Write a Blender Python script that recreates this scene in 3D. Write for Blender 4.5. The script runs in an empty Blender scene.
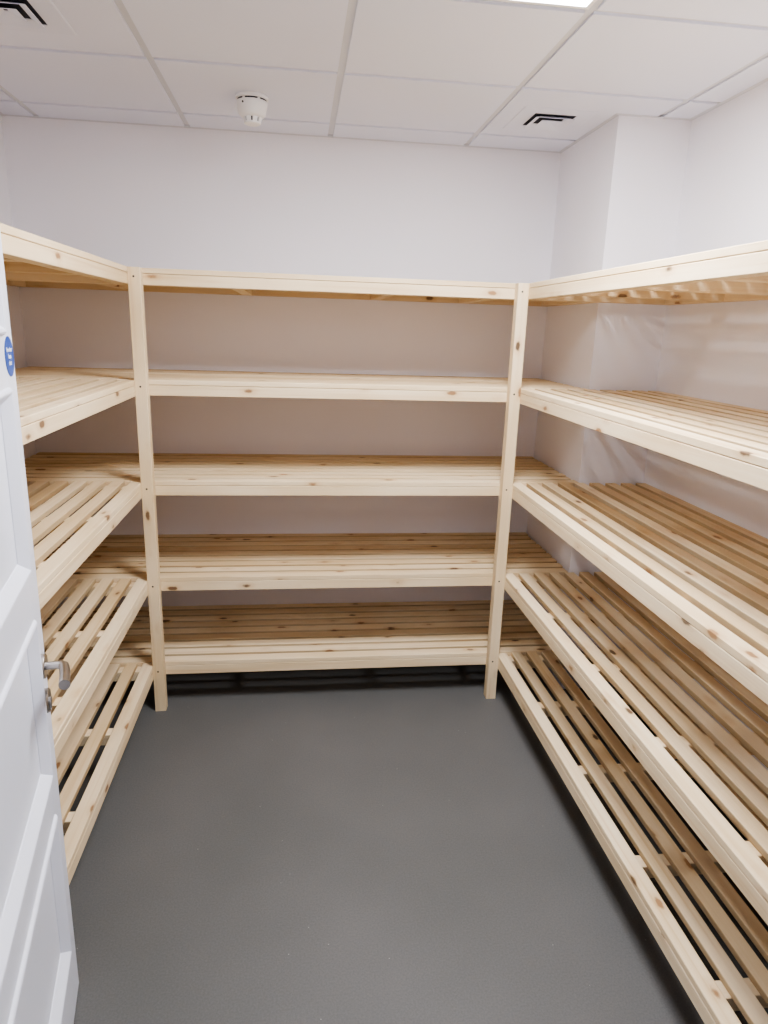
import bpy, bmesh, math, random
from mathutils import Vector, Matrix

random.seed(11)
scene = bpy.context.scene
COL = scene.collection

# ------------------------------------------------------------------ dimensions (metres)
WALL_L, WALL_R, WALL_B, WALL_F = -1.2147, 1.4856, 0.602, -3.60
PILLAR_X, PILLAR_Y = 1.1942, 0.0185
CEIL = 2.40
TILE, TILE_Y, GX, GY = 0.605, 0.5775, 0.1407, 0.3920
FACE_L, FACE_R = -0.6056, 0.8831          # front faces of the side shelves
LEVELS = [1.7266, 1.3259, 0.9334, 0.5286, 0.1480]   # undersides of the rails
RAIL_H, SLAT_T, TIM = 0.0412, 0.0186, 0.0440
POST_TOP = 1.7855
SHELF_FRONT = -2.02

# ------------------------------------------------------------------ node helpers
def new_mat(name):
    m = bpy.data.materials.new(name)
    m.use_nodes = True
    nt = m.node_tree
    b = nt.nodes['Principled BSDF']
    return m, nt, b

def nd(nt, kind, **kw):
    n = nt.nodes.new(kind)
    for k, v in kw.items():
        if k in n.inputs.keys():
            n.inputs[k].default_value = v
        else:
            setattr(n, k, v)
    return n

def ramp(nt, src, stops):
    r = nt.nodes.new('ShaderNodeValToRGB')
    e = r.color_ramp.elements
    while len(e) < len(stops):
        e.new(0.5)
    for i, (p, c) in enumerate(stops):
        e[i].position = p
        e[i].color = c if len(c) == 4 else (*c, 1)
    nt.links.new(src, r.inputs[0])
    return r.outputs[0]

def mixc(nt, mode, fac, a, b):
    m = nt.nodes.new('ShaderNodeMix')
    m.data_type = 'RGBA'
    m.blend_type = mode
    for sock, v in ((m.inputs[0], fac), (m.inputs[6], a), (m.inputs[7], b)):
        if isinstance(v, (int, float)):
            sock.default_value = v
        elif isinstance(v, tuple):
            sock.default_value = v if len(v) == 4 else (*v, 1)
        else:
            nt.links.new(v, sock)
    return m.outputs[2]

def vmul(nt, vec, s):
    n = nt.nodes.new('ShaderNodeVectorMath')
    n.operation = 'MULTIPLY'
    nt.links.new(vec, n.inputs[0])
    n.inputs[1].default_value = s
    return n.outputs[0]

def math_(nt, op, a, b=None):
    n = nt.nodes.new('ShaderNodeMath')
    n.operation = op
    for i, v in enumerate((a, b)):
        if v is None:
            continue
        if isinstance(v, (int, float)):
            n.inputs[i].default_value = v
        else:
            nt.links.new(v, n.inputs[i])
    return n.outputs[0]

def pine_material():
    m, nt, b = new_mat('pine')
    L = nt.links
    at = nd(nt, 'ShaderNodeAttribute', attribute_name='grain').outputs['Vector']
    tone = nd(nt, 'ShaderNodeAttribute', attribute_name='tone').outputs['Fac']
    # broad growth-ring bands
    n1 = nd(nt, 'ShaderNodeTexNoise', Scale=1.0, Detail=2.0, Roughness=0.5, Distortion=0.4)
    L.new(vmul(nt, at, (1.3, 55, 55)), n1.inputs['Vector'])
    # fine fibres
    n2 = nd(nt, 'ShaderNodeTexNoise', Scale=1.0, Detail=3.0, Roughness=0.6)
    L.new(vmul(nt, at, (7, 420, 420)), n2.inputs['Vector'])
    # patchy tint
    n3 = nd(nt, 'ShaderNodeTexNoise', Scale=1.0, Detail=1.0)
    L.new(vmul(nt, at, (2.2, 7, 7)), n3.inputs['Vector'])
    base = ramp(nt, n1.outputs[0], [(0.34, (0.785, 0.655, 0.450)), (0.56, (0.765, 0.625, 0.412)), (0.76, (0.690, 0.525, 0.322))])
    fib = ramp(nt, n2.outputs[0], [(0.3, (0.90, 0.88, 0.85)), (0.7, (1.03, 1.03, 1.03))])
    col = mixc(nt, 'MULTIPLY', 0.42, base, fib)
    pat = ramp(nt, n3.outputs[0], [(0.35, (0.93, 0.88, 0.80)), (0.62, (1.04, 1.04, 1.05))])
    col = mixc(nt, 'MULTIPLY', 0.8, col, pat)
    tn = ramp(nt, tone, [(0.0, (0.88, 0.83, 0.76)), (0.5, (0.98, 0.97, 0.96)), (1.0, (1.05, 1.06, 1.08))])
    col = mixc(nt, 'MULTIPLY', 1.0, col, tn)
    # shade of the slat gaps, put into the colour of the long edges
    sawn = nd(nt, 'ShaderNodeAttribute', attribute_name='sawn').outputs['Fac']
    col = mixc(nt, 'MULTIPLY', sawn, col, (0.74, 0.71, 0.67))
    # knots
    wob = nd(nt, 'ShaderNodeTexNoise', Scale=70.0, Detail=2.0)
    L.new(at, wob.inputs['Vector'])
    vo = nd(nt, 'ShaderNodeTexVoronoi', Scale=1.0, Randomness=1.0)
    L.new(vmul(nt, at, (6.4, 14.0, 14.0)), vo.inputs['Vector'])
    sep = nd(nt, 'ShaderNodeSeparateColor')
    L.new(vo.outputs['Color'], sep.inputs[0])
    d = math_(nt, 'ADD', vo.outputs['Distance'], math_(nt, 'MULTIPLY', math_(nt, 'SUBTRACT', wob.outputs[0], 0.5), 0.09))
    keep = math_(nt, 'GREATER_THAN', sep.outputs[0], 0.22)
    core = ramp(nt, d, [(0.090, (1, 1, 1)), (0.145, (0, 0, 0))])
    halo = ramp(nt, d, [(0.08, (1, 1, 1)), (0.30, (0, 0, 0))])
    kcol = mixc(nt, 'MIX', sep.outputs[1], (0.34, 0.18, 0.08), (0.050, 0.026, 0.014))
    col = mixc(nt, 'MULTIPLY', math_(nt, 'MULTIPLY', math_(nt, 'MULTIPLY', halo, keep), 0.42), col, (0.62, 0.42, 0.24))
    col = mixc(nt, 'MIX', math_(nt, 'MULTIPLY', math_(nt, 'MULTIPLY', core, keep), 0.88), col, kcol)
    L.new(col, b.inputs['Base Color'])
    b.inputs['Roughness'].default_value = 0.62
    b.inputs['Specular IOR Level'].default_value = 0.3
    bump = nd(nt, 'ShaderNodeBump', Strength=0.12, Distance=0.002)
    L.new(n2.outputs[0], bump.inputs['Height'])
    L.new(bump.outputs[0], b.inputs['Normal'])
    return m

def paint_material(name, col, rough=0.6, bump=0.03, scale=160, var=0.02):
    m, nt, b = new_mat(name)
    L = nt.links
    tc = nd(nt, 'ShaderNodeTexCoord').outputs['Object']
    n = nd(nt, 'ShaderNodeTexNoise', Scale=scale, Detail=3.0)
    L.new(tc, n.inputs['Vector'])
    g = nd(nt, 'ShaderNodeTexNoise', Scale=1.4, Detail=2.0)
    L.new(tc, g.inputs['Vector'])
    lo = tuple(c * (1 - var) for c in col)
    hi = tuple(min(1, c * (1 + var)) for c in col)
    L.new(ramp(nt, g.outputs[0], [(0.3, lo), (0.7, hi)]), b.inputs['Base Color'])
    b.inputs['Roughness'].default_value = rough
    bp = nd(nt, 'ShaderNodeBump', Strength=bump, Distance=0.002)
    L.new(n.outputs[0], bp.inputs['Height'])
    L.new(bp.outputs[0], b.inputs['Normal'])
    return m

def floor_material():
    m, nt, b = new_mat('grey_vinyl')
    L = nt.links
    tc = nd(nt, 'ShaderNodeTexCoord').outputs['Object']
    big = nd(nt, 'ShaderNodeTexNoise', Scale=1.6, Detail=3.0)
    fine = nd(nt, 'ShaderNodeTexNoise', Scale=190.0, Detail=3.0, Roughness=0.7)
    spec = nd(nt, 'ShaderNodeTexVoronoi', Scale=38.0)
    for n in (big, fine, spec):
        L.new(tc, n.inputs['Vector'])
    c = ramp(nt, big.outputs[0], [(0.3, (0.108, 0.110, 0.105)), (0.7, (0.134, 0.133, 0.128))])
    f = ramp(nt, fine.outputs[0], [(0.34, (0.88, 0.88, 0.88)), (0.66, (1.10, 1.10, 1.10))])
    c = mixc(nt, 'MULTIPLY', 1.0, c, f)
    sp = nd(nt, 'ShaderNodeSeparateColor')
    L.new(spec.outputs['Color'], sp.inputs[0])
    dot = math_(nt, 'MULTIPLY', math_(nt, 'LESS_THAN', spec.outputs['Distance'], 0.055), math_(nt, 'GREATER_THAN', sp.outputs[0], 0.93))
    c = mixc(nt, 'MIX', math_(nt, 'MULTIPLY', dot, 0.5), c, (0.5, 0.5, 0.48))
    L.new(c, b.inputs['Base Color'])
    b.inputs['Roughness'].default_value = 0.5
    b.inputs['Specular IOR Level'].default_value = 0.35
    bp = nd(nt, 'ShaderNodeBump', Strength=0.08, Distance=0.001)
    L.new(fine.outputs[0], bp.inputs['Height'])
    L.new(bp.outputs[0], b.inputs['Normal'])
    return m

def simple(name, col, rough=0.5, metal=0.0, var=0.06, scale=40):
    m, nt, b = new_mat(name)
    tc = nd(nt, 'ShaderNodeTexCoord').outputs['Object']
    n = nd(nt, 'ShaderNodeTexNoise', Scale=float(scale), Detail=2.0)
    nt.links.new(tc, n.inputs['Vector'])
    nt.links.new(ramp(nt, n.outputs[0], [(0.3, tuple(c * (1 - var) for c in col)), (0.7, tuple(min(1, c * (1 + var)) for c in col))]), b.inputs['Base Color'])
    b.inputs['Roughness'].default_value = rough
    b.inputs['Metallic'].default_value = metal
    return m

def emissive(name, col, strength):
    m, nt, b = new_mat(name)
    tc = nd(nt, 'ShaderNodeTexCoord').outputs['Object']
    n = nd(nt, 'ShaderNodeTexNoise', Scale=3.0)
    nt.links.new(tc, n.inputs['Vector'])
    nt.links.new(ramp(nt, n.outputs[0], [(0.3, tuple(c * .98 for c in col)), (0.7, col)]), b.inputs['Emission Color'])
    b.inputs['Emission Strength'].default_value = strength
    b.inputs['Base Color'].default_value = (0.8, 0.8, 0.8, 1)
    return m

PINE = pine_material()
WALL = paint_material('white_emulsion', (0.855, 0.845, 0.895), 0.75)
TILEM = paint_material('ceiling_tile', (0.75, 0.78, 0.90), 0.85, 0.05, 420)
GRID = paint_material('grid_metal', (0.62, 0.64, 0.70), 0.5, 0.0)
FLOOR = floor_material()
GLOSS = paint_material('white_gloss_paint', (0.76, 0.785, 0.86), 0.32, 0.02, 60)
PLASTIC = paint_material('white_plastic', (0.84, 0.84, 0.84), 0.4, 0.0)
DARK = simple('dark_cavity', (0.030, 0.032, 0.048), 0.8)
HOLE = simple('screw_dark', (0.030, 0.026, 0.022), 0.6)
STEEL = simple('satin_steel', (0.52, 0.50, 0.48), 0.30, 1.0)
BLUE = simple('sign_blue', (0.010, 0.070, 0.33), 0.35)
WHITE_INK = simple('sign_white', (0.80, 0.84, 0.90), 0.4)
LIT = emissive('light_diffuser', (1.0, 0.985, 1.0), 9.0)

# ------------------------------------------------------------------ mesh builder
class MB:
    def __init__(self):
        self.v, self.f, self.g, self.t, self.s = [], [], [], [], []

    def board(self, lo, hi, axis, ch=0.0016, tone=None, sawn=(0, 0)):
        """chamfered timber: octagonal section extruded along axis, grain coordinates run with it"""
        a1, a2 = [i for i in range(3) if i != axis]
        l1, h1, l2, h2 = lo[a1], hi[a1], lo[a2], hi[a2]
        prof = [(l1 + ch, l2), (h1 - ch, l2), (h1, l2 + ch), (h1, h2 - ch), (h1 - ch, h2), (l1 + ch, h2), (l1, h2 - ch), (l1, l2 + ch)]
        off = Vector((random.uniform(0, 60), random.uniform(0, 60), random.uniform(0, 60)))
        tone = random.random() if tone is None else tone
        n0 = len(self.v)
        for e in (lo[axis], hi[axis]):
            for i_, (p, q) in enumerate(prof):
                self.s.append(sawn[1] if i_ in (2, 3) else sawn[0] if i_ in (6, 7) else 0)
                c = [0, 0, 0]
                c[axis], c[a1], c[a2] = e, p, q
                self.v.append(tuple(c))
                self.g.append((e + off.x, p - l1 + off.y, q - l2 + off.z))
                self.t.append(tone)
        flip = axis == 1
        for i in range(8):
            j = (i + 1) % 8
            q = [n0 + i, n0 + j, n0 + 8 + j, n0 + 8 + i]
            self.f.append(q[::-1] if flip else q)
        a = [n0 + i for i in range(8)][::-1]
        b = [n0 + 8 + i for i in range(8)]
        self.f += [a[::-1], b[::-1]] if flip else [a, b]
        return self

    def box(self, lo, hi):
        n = len(self.v)
        for z in (lo[2], hi[2]):
            for x, y in ((lo[0], lo[1]), (hi[0], lo[1]), (hi[0], hi[1]), (lo[0], hi[1])):
                self.v.append((x, y, z)); self.g.append((x, y, z)); self.t.append(.5)
        for q in ((3, 2, 1, 0), (4, 5, 6, 7), (0, 1, 5, 4), (1, 2, 6, 5), (2, 3, 7, 6), (3, 0, 4, 7)):
            self.f.append([n + i for i in q])
        return self

    def raw(self, vs, fs):
        n = len(self.v)
        for p in vs:
            self.v.append(tuple(p)); self.g.append(tuple(p)); self.t.append(.5)
        self.f += [[n + i for i in q] for q in fs]
        return self

    def lathe(self, prof, o=(0, 0, 0), seg=40, M=None):
        """prof: (radius, height) pairs spun about +Z, closed where radius is 0"""
        vs, fs = [], []
        for r, z in prof:
            for k in range(seg):
                a = 2 * math.pi * k / seg
                p = Vector((r * math.cos(a), r * math.sin(a), z))
                vs.append((M @ p if M else p) + Vector(o))
        for i in range(len(prof) - 1):
            for k in range(seg):
                k2 = (k + 1) % seg
                fs.append([i * seg + k, i * seg + k2, (i + 1) * seg + k2, (i + 1) * seg + k])
        if prof[0][0] > 1e-5: fs.append([k for k in range(seg)][::-1])
        if prof[-1][0] > 1e-5: fs.append([(len(prof) - 1) * seg + k for k in range(seg)])
        return self.raw(vs, fs)

    def tube(self, pts, radii, seg=20):
        pts = [Vector(p) for p in pts]
        vs, fs, ref = [], [], None
        for i, p in enumerate(pts):
            t = (pts[min(i + 1, len(pts) - 1)] - pts[max(i - 1, 0)]).normalized()
            if ref is None:
                ref = t.orthogonal().normalized()
            u = (ref - t * ref.dot(t)).normalized(); ref = u
            w = t.cross(u)
            for k in range(seg):
                a = 2 * math.pi * k / seg
                vs.append(p + (u * math.cos(a) + w * math.sin(a)) * radii[i])
        for i in range(len(pts) - 1):
            for k in range(seg):
                k2 = (k + 1) % seg
                fs.append([i * seg + k, i * seg + k2, (i + 1) * seg + k2, (i + 1) * seg + k])
        fs.append([k for k in range(seg)][::-1])
        fs.append([(len(pts) - 1) * seg + k for k in range(seg)])
        return self.raw(vs, fs)

    def build(self, name, mat, parent=None, smooth=None):
        me = bpy.data.meshes.new(name)
        me.from_pydata(self.v, [], self.f)
        ga = me.attributes.new('grain', 'FLOAT_VECTOR', 'POINT')
        ga.data.foreach_set('vector', [c for p in self.g for c in p])
        ta = me.attributes.new('tone', 'FLOAT', 'POINT')
        ta.data.foreach_set('value', self.t)
        if self.s:
            sa = me.attributes.new('sawn', 'FLOAT', 'POINT')
            sa.data.foreach_set('value', self.s)
        me.materials.append(mat)
        bm = bmesh.new(); bm.from_mesh(me)
        bmesh.ops.recalc_face_normals(bm, faces=bm.faces)
        bm.to_mesh(me); bm.free()
        if smooth is not None:
            for p in me.polygons:
                p.use_smooth = True
            me.set_sharp_from_angle(angle=math.radians(smooth))
        o = bpy.data.objects.new(name, me)
        COL.objects.link(o)
        if parent: o.parent = parent
        return o

def tag(o, label=None, cat=None, group=None, kind=None):
    if label: o['label'] = label
    if cat: o['category'] = cat
    if group: o['group'] = group
    if kind: o['kind'] = kind
    return o

def empty(name, loc=(0, 0, 0)):
    o = bpy.data.objects.new(name, None)
    o.empty_display_size = 0.1
    COL.objects.link(o)
    o.location = loc
    return o

# ------------------------------------------------------------------ the setting
t = 0.12
tag(MB().box((WALL_L - t, WALL_F - t, -0.1), (WALL_R + t, WALL_B + t, 0)).build('floor', FLOOR), 'smooth grey vinyl floor with fine flecks', 'floor', kind='structure')
tag(MB().box((WALL_L - t, WALL_B, 0), (WALL_R + t, WALL_B + t, CEIL + .1)).build('wall_back', WALL), 'plain white wall behind the far shelves', 'wall', kind='structure')
tag(MB().box((WALL_L - t, WALL_F, 0), (WALL_L, WALL_B, CEIL + .1)).build('wall_left', WALL), 'white wall behind the left shelves', 'wall', kind='structure')
tag(MB().box((WALL_R, WALL_F, 0), (WALL_R + t, WALL_B, CEIL + .1)).build('wall_right', WALL), 'white wall behind the right shelves', 'wall', kind='structure')
tag(MB().box((WALL_L - t, WALL_F - t, 0), (WALL_R + t, WALL_F, CEIL + .1)).build('wall_front', WALL), 'white wall behind the viewer', 'wall', kind='structure')
tag(MB().box((WALL_L, -2.20, 0), (-0.455, -2.085, CEIL)).build('wall_entrance', WALL), 'white wall end the open door hangs on', 'wall', kind='structure')
tag(MB().box((PILLAR_X, PILLAR_Y, 0), (WALL_R, WALL_B, CEIL + .1)).build('wall_pillar', WALL), 'white boxed out pillar in the far right corner', 'wall pillar', kind='structure')
tag(MB().box((-0.455, -2.20, 0), (-0.423, -2.085, 2.02)).build('trim_1', GLOSS), 'white door lining at the open door hinges', 'door lining', kind='structure')

# suspended ceiling: tiles, then the exposed grid as its part
cm = MB().box((WALL_L - t, WALL_F - t, CEIL + .010), (WALL_R + t, WALL_B + t, CEIL + .1))
bw, rv = 0.012, 0.007
xs = [WALL_L] + [GX + TILE * i for i in range(-2, 3)] + [WALL_R]
ys = [WALL_B] + [GY - TILE_Y * j for j in range(0, 7)] + [WALL_F]
for i in range(len(xs) - 1):
    for j in range(len(ys) - 1):
        if i == 3 and j == 3:
            continue                                  # the light panel fills this cell
        x0, x1, y1, y0 = xs[i] + bw, xs[i + 1] - bw, ys[j] - bw, ys[j + 1] + bw
        cm.box((x0, y0, CEIL), (x1, y1, CEIL + .010))
ceil = cm.build('ceiling', TILEM)
tag(ceil, 'suspended ceiling of square white tiles', 'ceiling', kind='structure')
g = MB()
for x in xs[1:-1]:
    g.box((x - bw, WALL_F, CEIL + rv - .001), (x + bw, WALL_B if x < PILLAR_X else PILLAR_Y, CEIL + .010))
for y in ys[1:-1]:
    g.box((WALL_L, y - bw, CEIL + rv), (WALL_R if y < PILLAR_Y else PILLAR_X, y + bw, CEIL + .010))
e = 0.018
g.box((WALL_L, WALL_B - e, CEIL - .001), (PILLAR_X, WALL_B, CEIL + .010))
g.box((WALL_L, WALL_F, CEIL - .001), (WALL_L + e, WALL_B - e, CEIL + .010))
g.box((WALL_R - e, WALL_F, CEIL - .001), (WALL_R, PILLAR_Y - e, CEIL + .010))
g.box((PILLAR_X - e, PILLAR_Y - e, CEIL - .001), (PILLAR_X, WALL_B - e, CEIL))
g.box((PILLAR_X, PILLAR_Y - e, CEIL - .001), (WALL_R, PILLAR_Y, CEIL))
g.build('grid', GRID, ceil)

# ------------------------------------------------------------------ shelving
PITCH, SLAT_W = 0.0697, 0.0450

def screw_disc(mb, x, y, z, r=0.0042):
    """small dark countersunk screw head facing the viewer (-Y)"""
    M = Matrix.Rotation(math.radians(90), 3, 'X')
    mb.lathe([(r, 0.0), (r * .8, 0.0012), (0, 0.0012)], (x, y + .0004, z), 14, M)
    return mb

def back_unit():
    root = empty('shelving_unit', (0, 0, 0))
    tag(root, 'pine slatted shelving unit with five levels spanning the far wall', 'shelves', 'built in pine shelving')
    x0, x1, d = WALL_L + .002, PILLAR_X - .002, WALL_B - .002
    for z in LEVELS:
        zt = z + RAIL_H
        s = MB()
        for k in range(9):
            y = k * PITCH
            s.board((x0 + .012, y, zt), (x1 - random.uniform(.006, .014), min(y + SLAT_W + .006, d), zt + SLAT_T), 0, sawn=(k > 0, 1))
        sh = s.build('shelf', PINE, root)
        MB().board((x0, 0, z), (x1, TIM, zt - .0013), 0, tone=.75).build('front_rail', PINE, sh)
        MB().board((x0, d - TIM, z), (x1, d, zt), 0).build('back_rail', PINE, sh)
        for xb in (x0, -0.745, -0.250, 0.330, 0.745, x1 - TIM):
            MB().board((xb, TIM, z), (xb + TIM, d - TIM, zt), 1).build('bearer', PINE, sh)
    return root

def side_unit(side):
    right = side == 'right'
    root = empty('shelving_unit', (FACE_R if right else FACE_L, -1.0, 0))
    if right:
        tag(root, 'pine slatted shelving unit along the right wall, its corner post beside the far shelves', 'shelves', 'built in pine shelving')
    else:
        tag(root, 'pine slatted shelving unit along the left wall, half hidden by the open door', 'shelves', 'built in pine shelving')
    root.location = (0, 0, 0)
    sgn = 1 if right else -1
    face = FACE_R if right else FACE_L
    wall = WALL_R - .002 if right else WALL_L + .002
    yend = -2.30 if right else SHELF_FRONT
    ys = -0.0025
    def b(mb, d0, d1, y0, y1, z0, z1, axis, tone=None, sawn=(0, 0)):
        xa, xb = face + sgn * d0, face + sgn * d1
        return mb.board((min(xa, xb), y0, z0), (max(xa, xb), y1, z1), axis, tone=tone, sawn=sawn)
    D = abs(wall - face)
    bearers = (-.0480, -.437, -.844, -1.251, -1.633, -2.04, yend) if right else (-.0480, -.502, -.937, -1.36, -1.77, yend)
    for li, z in enumerate(LEVELS):
        zt = z + RAIL_H
        s = MB()
        for k in range(9):
            d0 = k * PITCH
            if k == 8: d0 = min(d0, D - SLAT_W)
            y1 = ys - random.uniform(0.0, .006)
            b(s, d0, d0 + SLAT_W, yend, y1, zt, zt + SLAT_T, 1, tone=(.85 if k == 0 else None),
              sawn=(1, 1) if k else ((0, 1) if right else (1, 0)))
        sh = s.build('shelf', PINE, root)
        # the rail stops beside the corner post
        b(MB(), 0, TIM, yend, ys, z, zt - .0013, 1, tone=.8).build('front_rail', PINE, sh)
        b(MB(), D - TIM, D, yend, ys, z, zt, 1).build('back_rail', PINE, sh)
        for yb in bearers:
            b(MB(), TIM, D - TIM, yb, yb + TIM, z, zt, 0).build('bearer', PINE, sh)
    # corner post that carries the far end
    xl, sx = (FACE_R - TIM, .017) if right else (FACE_L, .021)
    p = MB().board((xl, -TIM, 0), (xl + TIM, -.0004, POST_TOP), 2, tone=.72).build('post', PINE, root)
    for i, z in enumerate(LEVELS):
        screw_disc(MB(), xl + sx, -TIM, z + (.027 if i == 0 else .037)).build('screw', HOLE, p)
    # far-end leg by the entrance, standing behind the rail
    b(MB(), 0, TIM, yend - TIM, yend, 0, POST_TOP, 2).build('post', PINE, root)
    return root

back_unit()
side_unit('left')
side_unit('right')

# ------------------------------------------------------------------ ceiling light
def ceiling_light(cx, cy, label):
    hx, hy = TILE / 2 - bw, TILE_Y / 2 - bw
    r = empty('ceiling_light', (cx, cy, CEIL))
    tag(r, label, 'ceiling light')
    f = MB()
    w, zz, zt = 0.011, -0.001, .010
    f.box((-hx, -hy, zz), (hx, -hy + w, zt)).box((-hx, hy - w, zz), (hx, hy, zt))
    f.box((-hx, -hy + w, zz), (-hx + w, hy - w, zt)).box((hx - w, -hy + w, zz), (hx, hy - w, zt))
    f.build('frame', PLASTIC, r)
    MB().box((-hx + w, -hy + w, .0005), (hx - w, hy - w, .010)).build('diffuser', LIT, r)
    return r

LX, LY = GX + TILE * .5, GY - TILE_Y * 2.5
ceiling_light(LX, LY, 'square flat light panel glowing in the ceiling grid')

# ------------------------------------------------------------------ air diffusers
def ceiling_vent(cx, cy, label):
    r = empty('ceiling_vent', (cx, cy, CEIL))
    tag(r, label, 'air vent', 'square air vents in the ceiling')
    def ring(mb, a, za, b_, zb, th=.0018):
        A = [(-a, -a, za), (a, -a, za), (a, a, za), (-a, a, za)]
        B = [(-b_, -b_, zb), (b_, -b_, zb), (b_, b_, zb), (-b_, b_, zb)]
        A2 = [(x, y, z + th) for x, y, z in A]; B2 = [(x, y, z + th) for x, y, z in B]
        n = A + B + A2 + B2
        fs = []
        for i in range(4):
            j = (i + 1) % 4
            fs += [[i, j, 4 + j, 4 + i], [8 + j, 8 + i, 12 + i, 12 + j], [i, 8 + i, 8 + j, j], [4 + j, 12 + j, 12 + i, 4 + i]]
        mb.raw(n, fs)
    fr = MB()
    ring(fr, .1425, -.0008, .139, -.0030)
    ring(fr, .139, -.0030, .081, -.0030)
    fr.build('frame', TILEM, r)
    bk = MB().box((-.083, -.083, -.0012), (.083, .083, -.0004)).build('backing', DARK, r)
    for a, c in ((.0762, .0500), (.0410, .006)):
        v = MB()
        ring(v, a, -.0150, c, -.0030)
        v.build('vane', TILEM, r)
    return r

ceiling_vent(0.966, 0.140, 'square white air vent in the ceiling tile beside the pillar')
ceiling_vent(-0.780, -0.470, 'square white air vent at the top left edge of the photo')

# ------------------------------------------------------------------ smoke detector
def smoke_detector():
    r = empty('smoke_detector', (-0.165, 0.118, CEIL))
    r.scale = (1.06, 1.06, 1.03)
    tag(r, 'round white smoke detector on the ceiling tiles', 'smoke detector')
    s = MB().lathe([(0, -.0002), (.054, -.0002), (.056, -.004), (.056, -.010), (.053, -.0125), (0, -.0125)])
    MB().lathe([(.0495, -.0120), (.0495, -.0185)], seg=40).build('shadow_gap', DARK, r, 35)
    for k in range(6):
        a = 2 * math.pi * k / 6
        c, sn = math.cos(a), math.sin(a)
        pts = []
        for rr, hw in ((.0485, .004), (.0515, .004)):
            for z in (-.0125, -.0185):
                for q in (-hw, hw):
                    pts.append((c * rr - sn * q, sn * rr + c * q, z))
        s.raw(pts, [(0, 1, 3, 2), (4, 6, 7, 5), (0, 4, 5, 1), (2, 3, 7, 6), (0, 2, 6, 4), (1, 5, 7, 3)])
    s.build('base', PLASTIC, r, 35)
    MB().lathe([(0, -.0180), (.0525, -.0180), (.0535, -.021), (.0515, -.034), (.0455, -.058), (.0385, -.0655), (.031, -.068), (0, -.068)]).build('body', PLASTIC, r, 35)
    c = MB().lathe([(0, -.0675), (.0245, -.0675), (.0245, -.0830), (0, -.0830)]).build('chamber', DARK, r, 35)
    cg = MB()
    for k in range(8):
        a = 2 * math.pi * (k + .5) / 8
        cc, sn = math.cos(a), math.sin(a)
        pts = []
        for z, rr, hw in ((-.066, .0325, .0085), (-.0835, .0285, .0075)):
            for q in (-hw, hw):
                for dr in (-.005, 0):
                    pts.append((cc * (rr + dr) - sn * q, sn * (rr + dr) + cc * q, z))
        cg.raw(pts, [(0, 1, 3, 2), (4, 6, 7, 5), (0, 4, 5, 1), (2, 3, 7, 6), (0, 2, 6, 4), (1, 5, 7, 3)])
    cg.build('cage', PLASTIC, r)
    MB().lathe([(0, -.0820), (.0290, -.0820), (.0285, -.087), (.022, -.0905), (0, -.0910)]).build('cap', PLASTIC, r, 35)
    m = MB().lathe([(0, 0), (.0035, 0), (.0035, .002), (0, .0025)], (0, 0, 0), 12, Matrix.Rotation(math.radians(90), 3, 'X'))
    o = m.build('indicator', HOLE, r); o.location = (-.028, -.0430, -.030)
    return r
smoke_detector()

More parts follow.
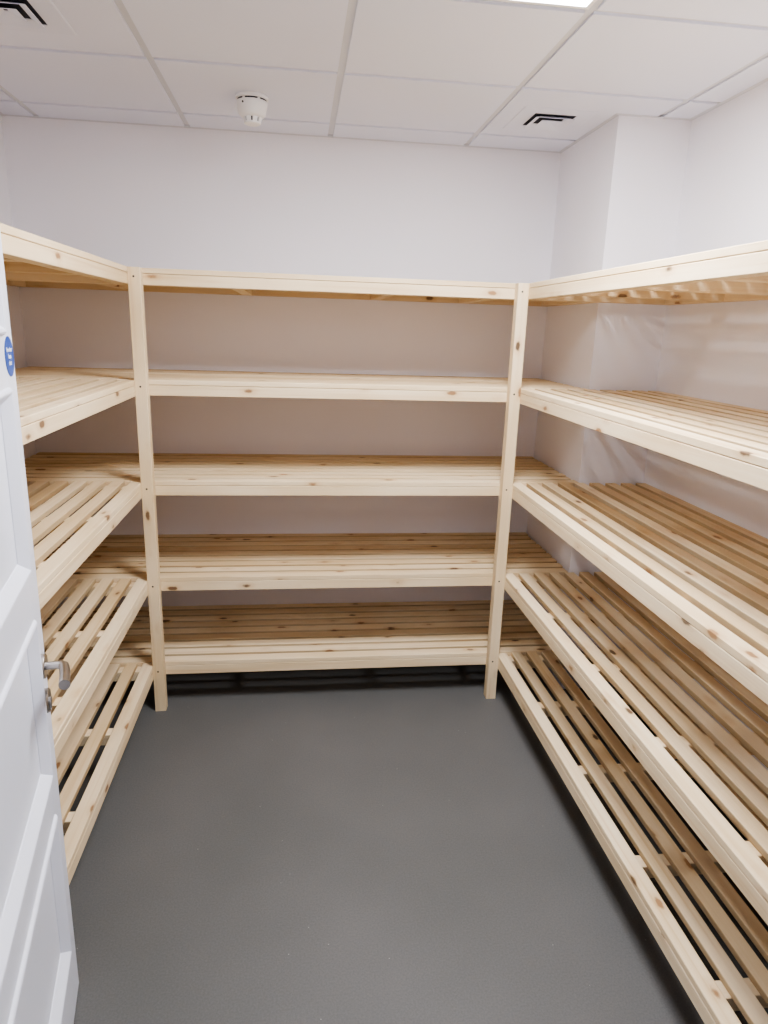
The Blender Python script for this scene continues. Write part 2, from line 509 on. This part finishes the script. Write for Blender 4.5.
# ------------------------------------------------------------------ the open door
def door():
    W, TH, H = 0.762, 0.040, 1.981
    ST = 0.072
    rows = [(.174, .545), (.645, 1.005), (1.110, 1.466), (1.566, 1.895)]
    # local frame: x = out of the visible face, y = from lock edge towards hinges (negative y), z up
    m = MB()
    def slab(s0, s1, z0, z1, d0=-TH, d1=0.0):
        m.box((d0, -s1, z0), (d1, -s0, z1))
    slab(0, ST, 0, H); slab(W - ST, W, 0, H)
    zs = [0] + [v for r_ in rows for v in r_] + [H]
    for i in range(0, len(zs), 2):
        slab(ST, W - ST, zs[i], zs[i + 1])
    for z0, z1 in rows:
        slab(ST, W - ST, z0, z1, -TH + .012, -.013)
        # moulding: raised bead then a long slope down to the sunk panel
        prof = [(-.004, 0.0), (-.001, .0050), (.003, .0068), (.007, .0058), (.026, -.0110), (.027, -.0135)]
        vs, fs = [], []
        for ins, hgt in prof:
            a0, a1, b0, b1 = ST + ins, W - ST - ins, z0 + ins, z1 - ins
            vs += [(hgt, -a0, b0), (hgt, -a1, b0), (hgt, -a1, b1), (hgt, -a0, b1)]
        for i in range(len(prof) - 1):
            for k in range(4):
                k2 = (k + 1) % 4
                fs.append([4 * i + k, 4 * i + k2, 4 * i + 4 + k2, 4 * i + 4 + k])
        m.raw(vs, fs)
    d = m.build('door_1', GLOSS)
    bv = d.modifiers.new('soft_edges', 'BEVEL'); bv.width = .0015; bv.segments = 2; bv.limit_method = 'ANGLE'; bv.angle_limit = math.radians(60)
    tag(d, 'white four panel door standing open at the left edge', 'door', kind='structure')
    RX = Matrix.Rotation(math.radians(90), 3, 'Y')      # +Z -> +X, out of the face
    # lever handle
    hs, hz = -.048, .894
    ro = MB().lathe([(0, 0), (.026, 0), (.026, .007), (.0245, .009), (0, .009)], (0, 0, 0), 36, RX).build('door_handle', STEEL, d, 35)
    ro.location = (0.0, hs, hz)
    pts = [(.008, 0, 0), (.031, 0, 0), (.039, -.002, 0), (.044, -.008, -.0003), (.047, -.020, -.001), (.052, -.055, -.001), (.0555, -.090, -.001)]
    MB().tube(pts, [.0085, .0085, .0095, .0105, .0105, .0105, .0110], 22).build('lever', STEEL, ro, 40)
    es = MB().lathe([(0, 0), (.026, 0), (.026, .007), (.0245, .009), (0, .009)], (0, 0, 0), 36, RX).build('lock_escutcheon', STEEL, d, 35)
    es.location = (0.0, hs, hz - .080)
    MB().lathe([(0, .008), (.0085, .008), (.0085, .013), (0, .013)], (0, 0, 0), 20, RX).box((.008, -.005, -.020), (.0122, .005, 0)).build('key_cylinder', STEEL, es, 35)
    # round sign
    sg = MB().lathe([(0, 0), (.0365, 0), (.0365, .0008), (0, .0008)], (0, 0, 0), 48, RX).build('safety_sign', BLUE, d)
    sg.location = (.0002, -.0405, 1.524)
    sg['label'] = 'round blue sign with white lettering'
    for txt, zz, sz in (('Fire door', .0085, .0150), ('keep', -.0035, .0150), ('shut', -.0155, .0150)):
        cu = bpy.data.curves.new('lettering', 'FONT')
        cu.body = txt; cu.size = sz * .80; cu.align_x = 'CENTER'; cu.extrude = .0002; cu.offset = .0003
        tmp = bpy.data.objects.new('lettering_source', cu)
        COL.objects.link(tmp)
        bpy.context.view_layer.update()
        me = bpy.data.meshes.new_from_object(tmp.evaluated_get(bpy.context.evaluated_depsgraph_get()))
        bpy.data.objects.remove(tmp)
        me.materials.clear(); me.materials.append(WHITE_INK)
        o = bpy.data.objects.new('lettering', me)
        COL.objects.link(o); o.parent = sg
        # text plane: reading direction along +y, up = z, facing +x
        o.rotation_euler = (math.radians(90), 0, math.radians(90))
        o.location = (.0011, 0, zz)
    th = math.radians(10.3)
    d.matrix_world = Matrix.Translation((-.5448, -1.297, .006)) @ Matrix.Rotation(th, 4, 'Z') @ Matrix.Rotation(math.radians(.25), 4, 'Y')
    return d
door()

# ------------------------------------------------------------------ light
def area(name, loc, sx, sy, power, col, rot=(0, 0, 0)):
    l = bpy.data.lights.new(name, 'AREA')
    l.shape = 'RECTANGLE'; l.size = sx; l.size_y = sy; l.energy = power; l.color = col
    o = bpy.data.objects.new(name, l); COL.objects.link(o)
    o.location = loc; o.rotation_euler = rot
    return o
area('panel_light', (LX, LY, CEIL - .006), .54, .54, 31, (.925, .935, 1.0))
area('corridor_light', (0.3, -3.15, CEIL - .01), .6, .6, 4, (.94, .945, 1.0))  # unseen fill lamp added behind the camera to lift walls and shelf fronts

w = bpy.data.worlds.new('world'); scene.world = w; w.use_nodes = True
w.node_tree.nodes['Background'].inputs[0].default_value = (.9, .92, 1, 1)
w.node_tree.nodes['Background'].inputs[1].default_value = 0.05

# ------------------------------------------------------------------ camera
yaw, pit, rol, fpx = -.1301, -.2648, .0323, 677.585
cy_, sy_, cp, sp = math.cos(yaw), math.sin(yaw), math.cos(pit), math.sin(pit)
fwd = Vector((-sy_ * cp, cy_ * cp, sp)); rt = Vector((cy_, sy_, 0)); up = rt.cross(fwd)
r2 = rt * math.cos(rol) + up * math.sin(rol); u2 = -rt * math.sin(rol) + up * math.cos(rol)
cam = bpy.data.cameras.new('camera')
cam.sensor_fit = 'HORIZONTAL'; cam.sensor_width = 36; cam.lens = fpx * 36 / 768
cam.clip_start = .02
co = bpy.data.objects.new('camera', cam); COL.objects.link(co)
Mx = Matrix((r2, u2, -fwd)).transposed().to_4x4(); Mx.translation = (0, -2.6963, 1.602)
co.matrix_world = Mx
scene.camera = co

scene.view_settings.view_transform = 'AgX'
scene.view_settings.look = 'AgX - Medium High Contrast'
scene.view_settings.exposure = 0.73
scene.view_settings.gamma = 1.0
scene.cycles.max_bounces = 10
scene.cycles.diffuse_bounces = 6
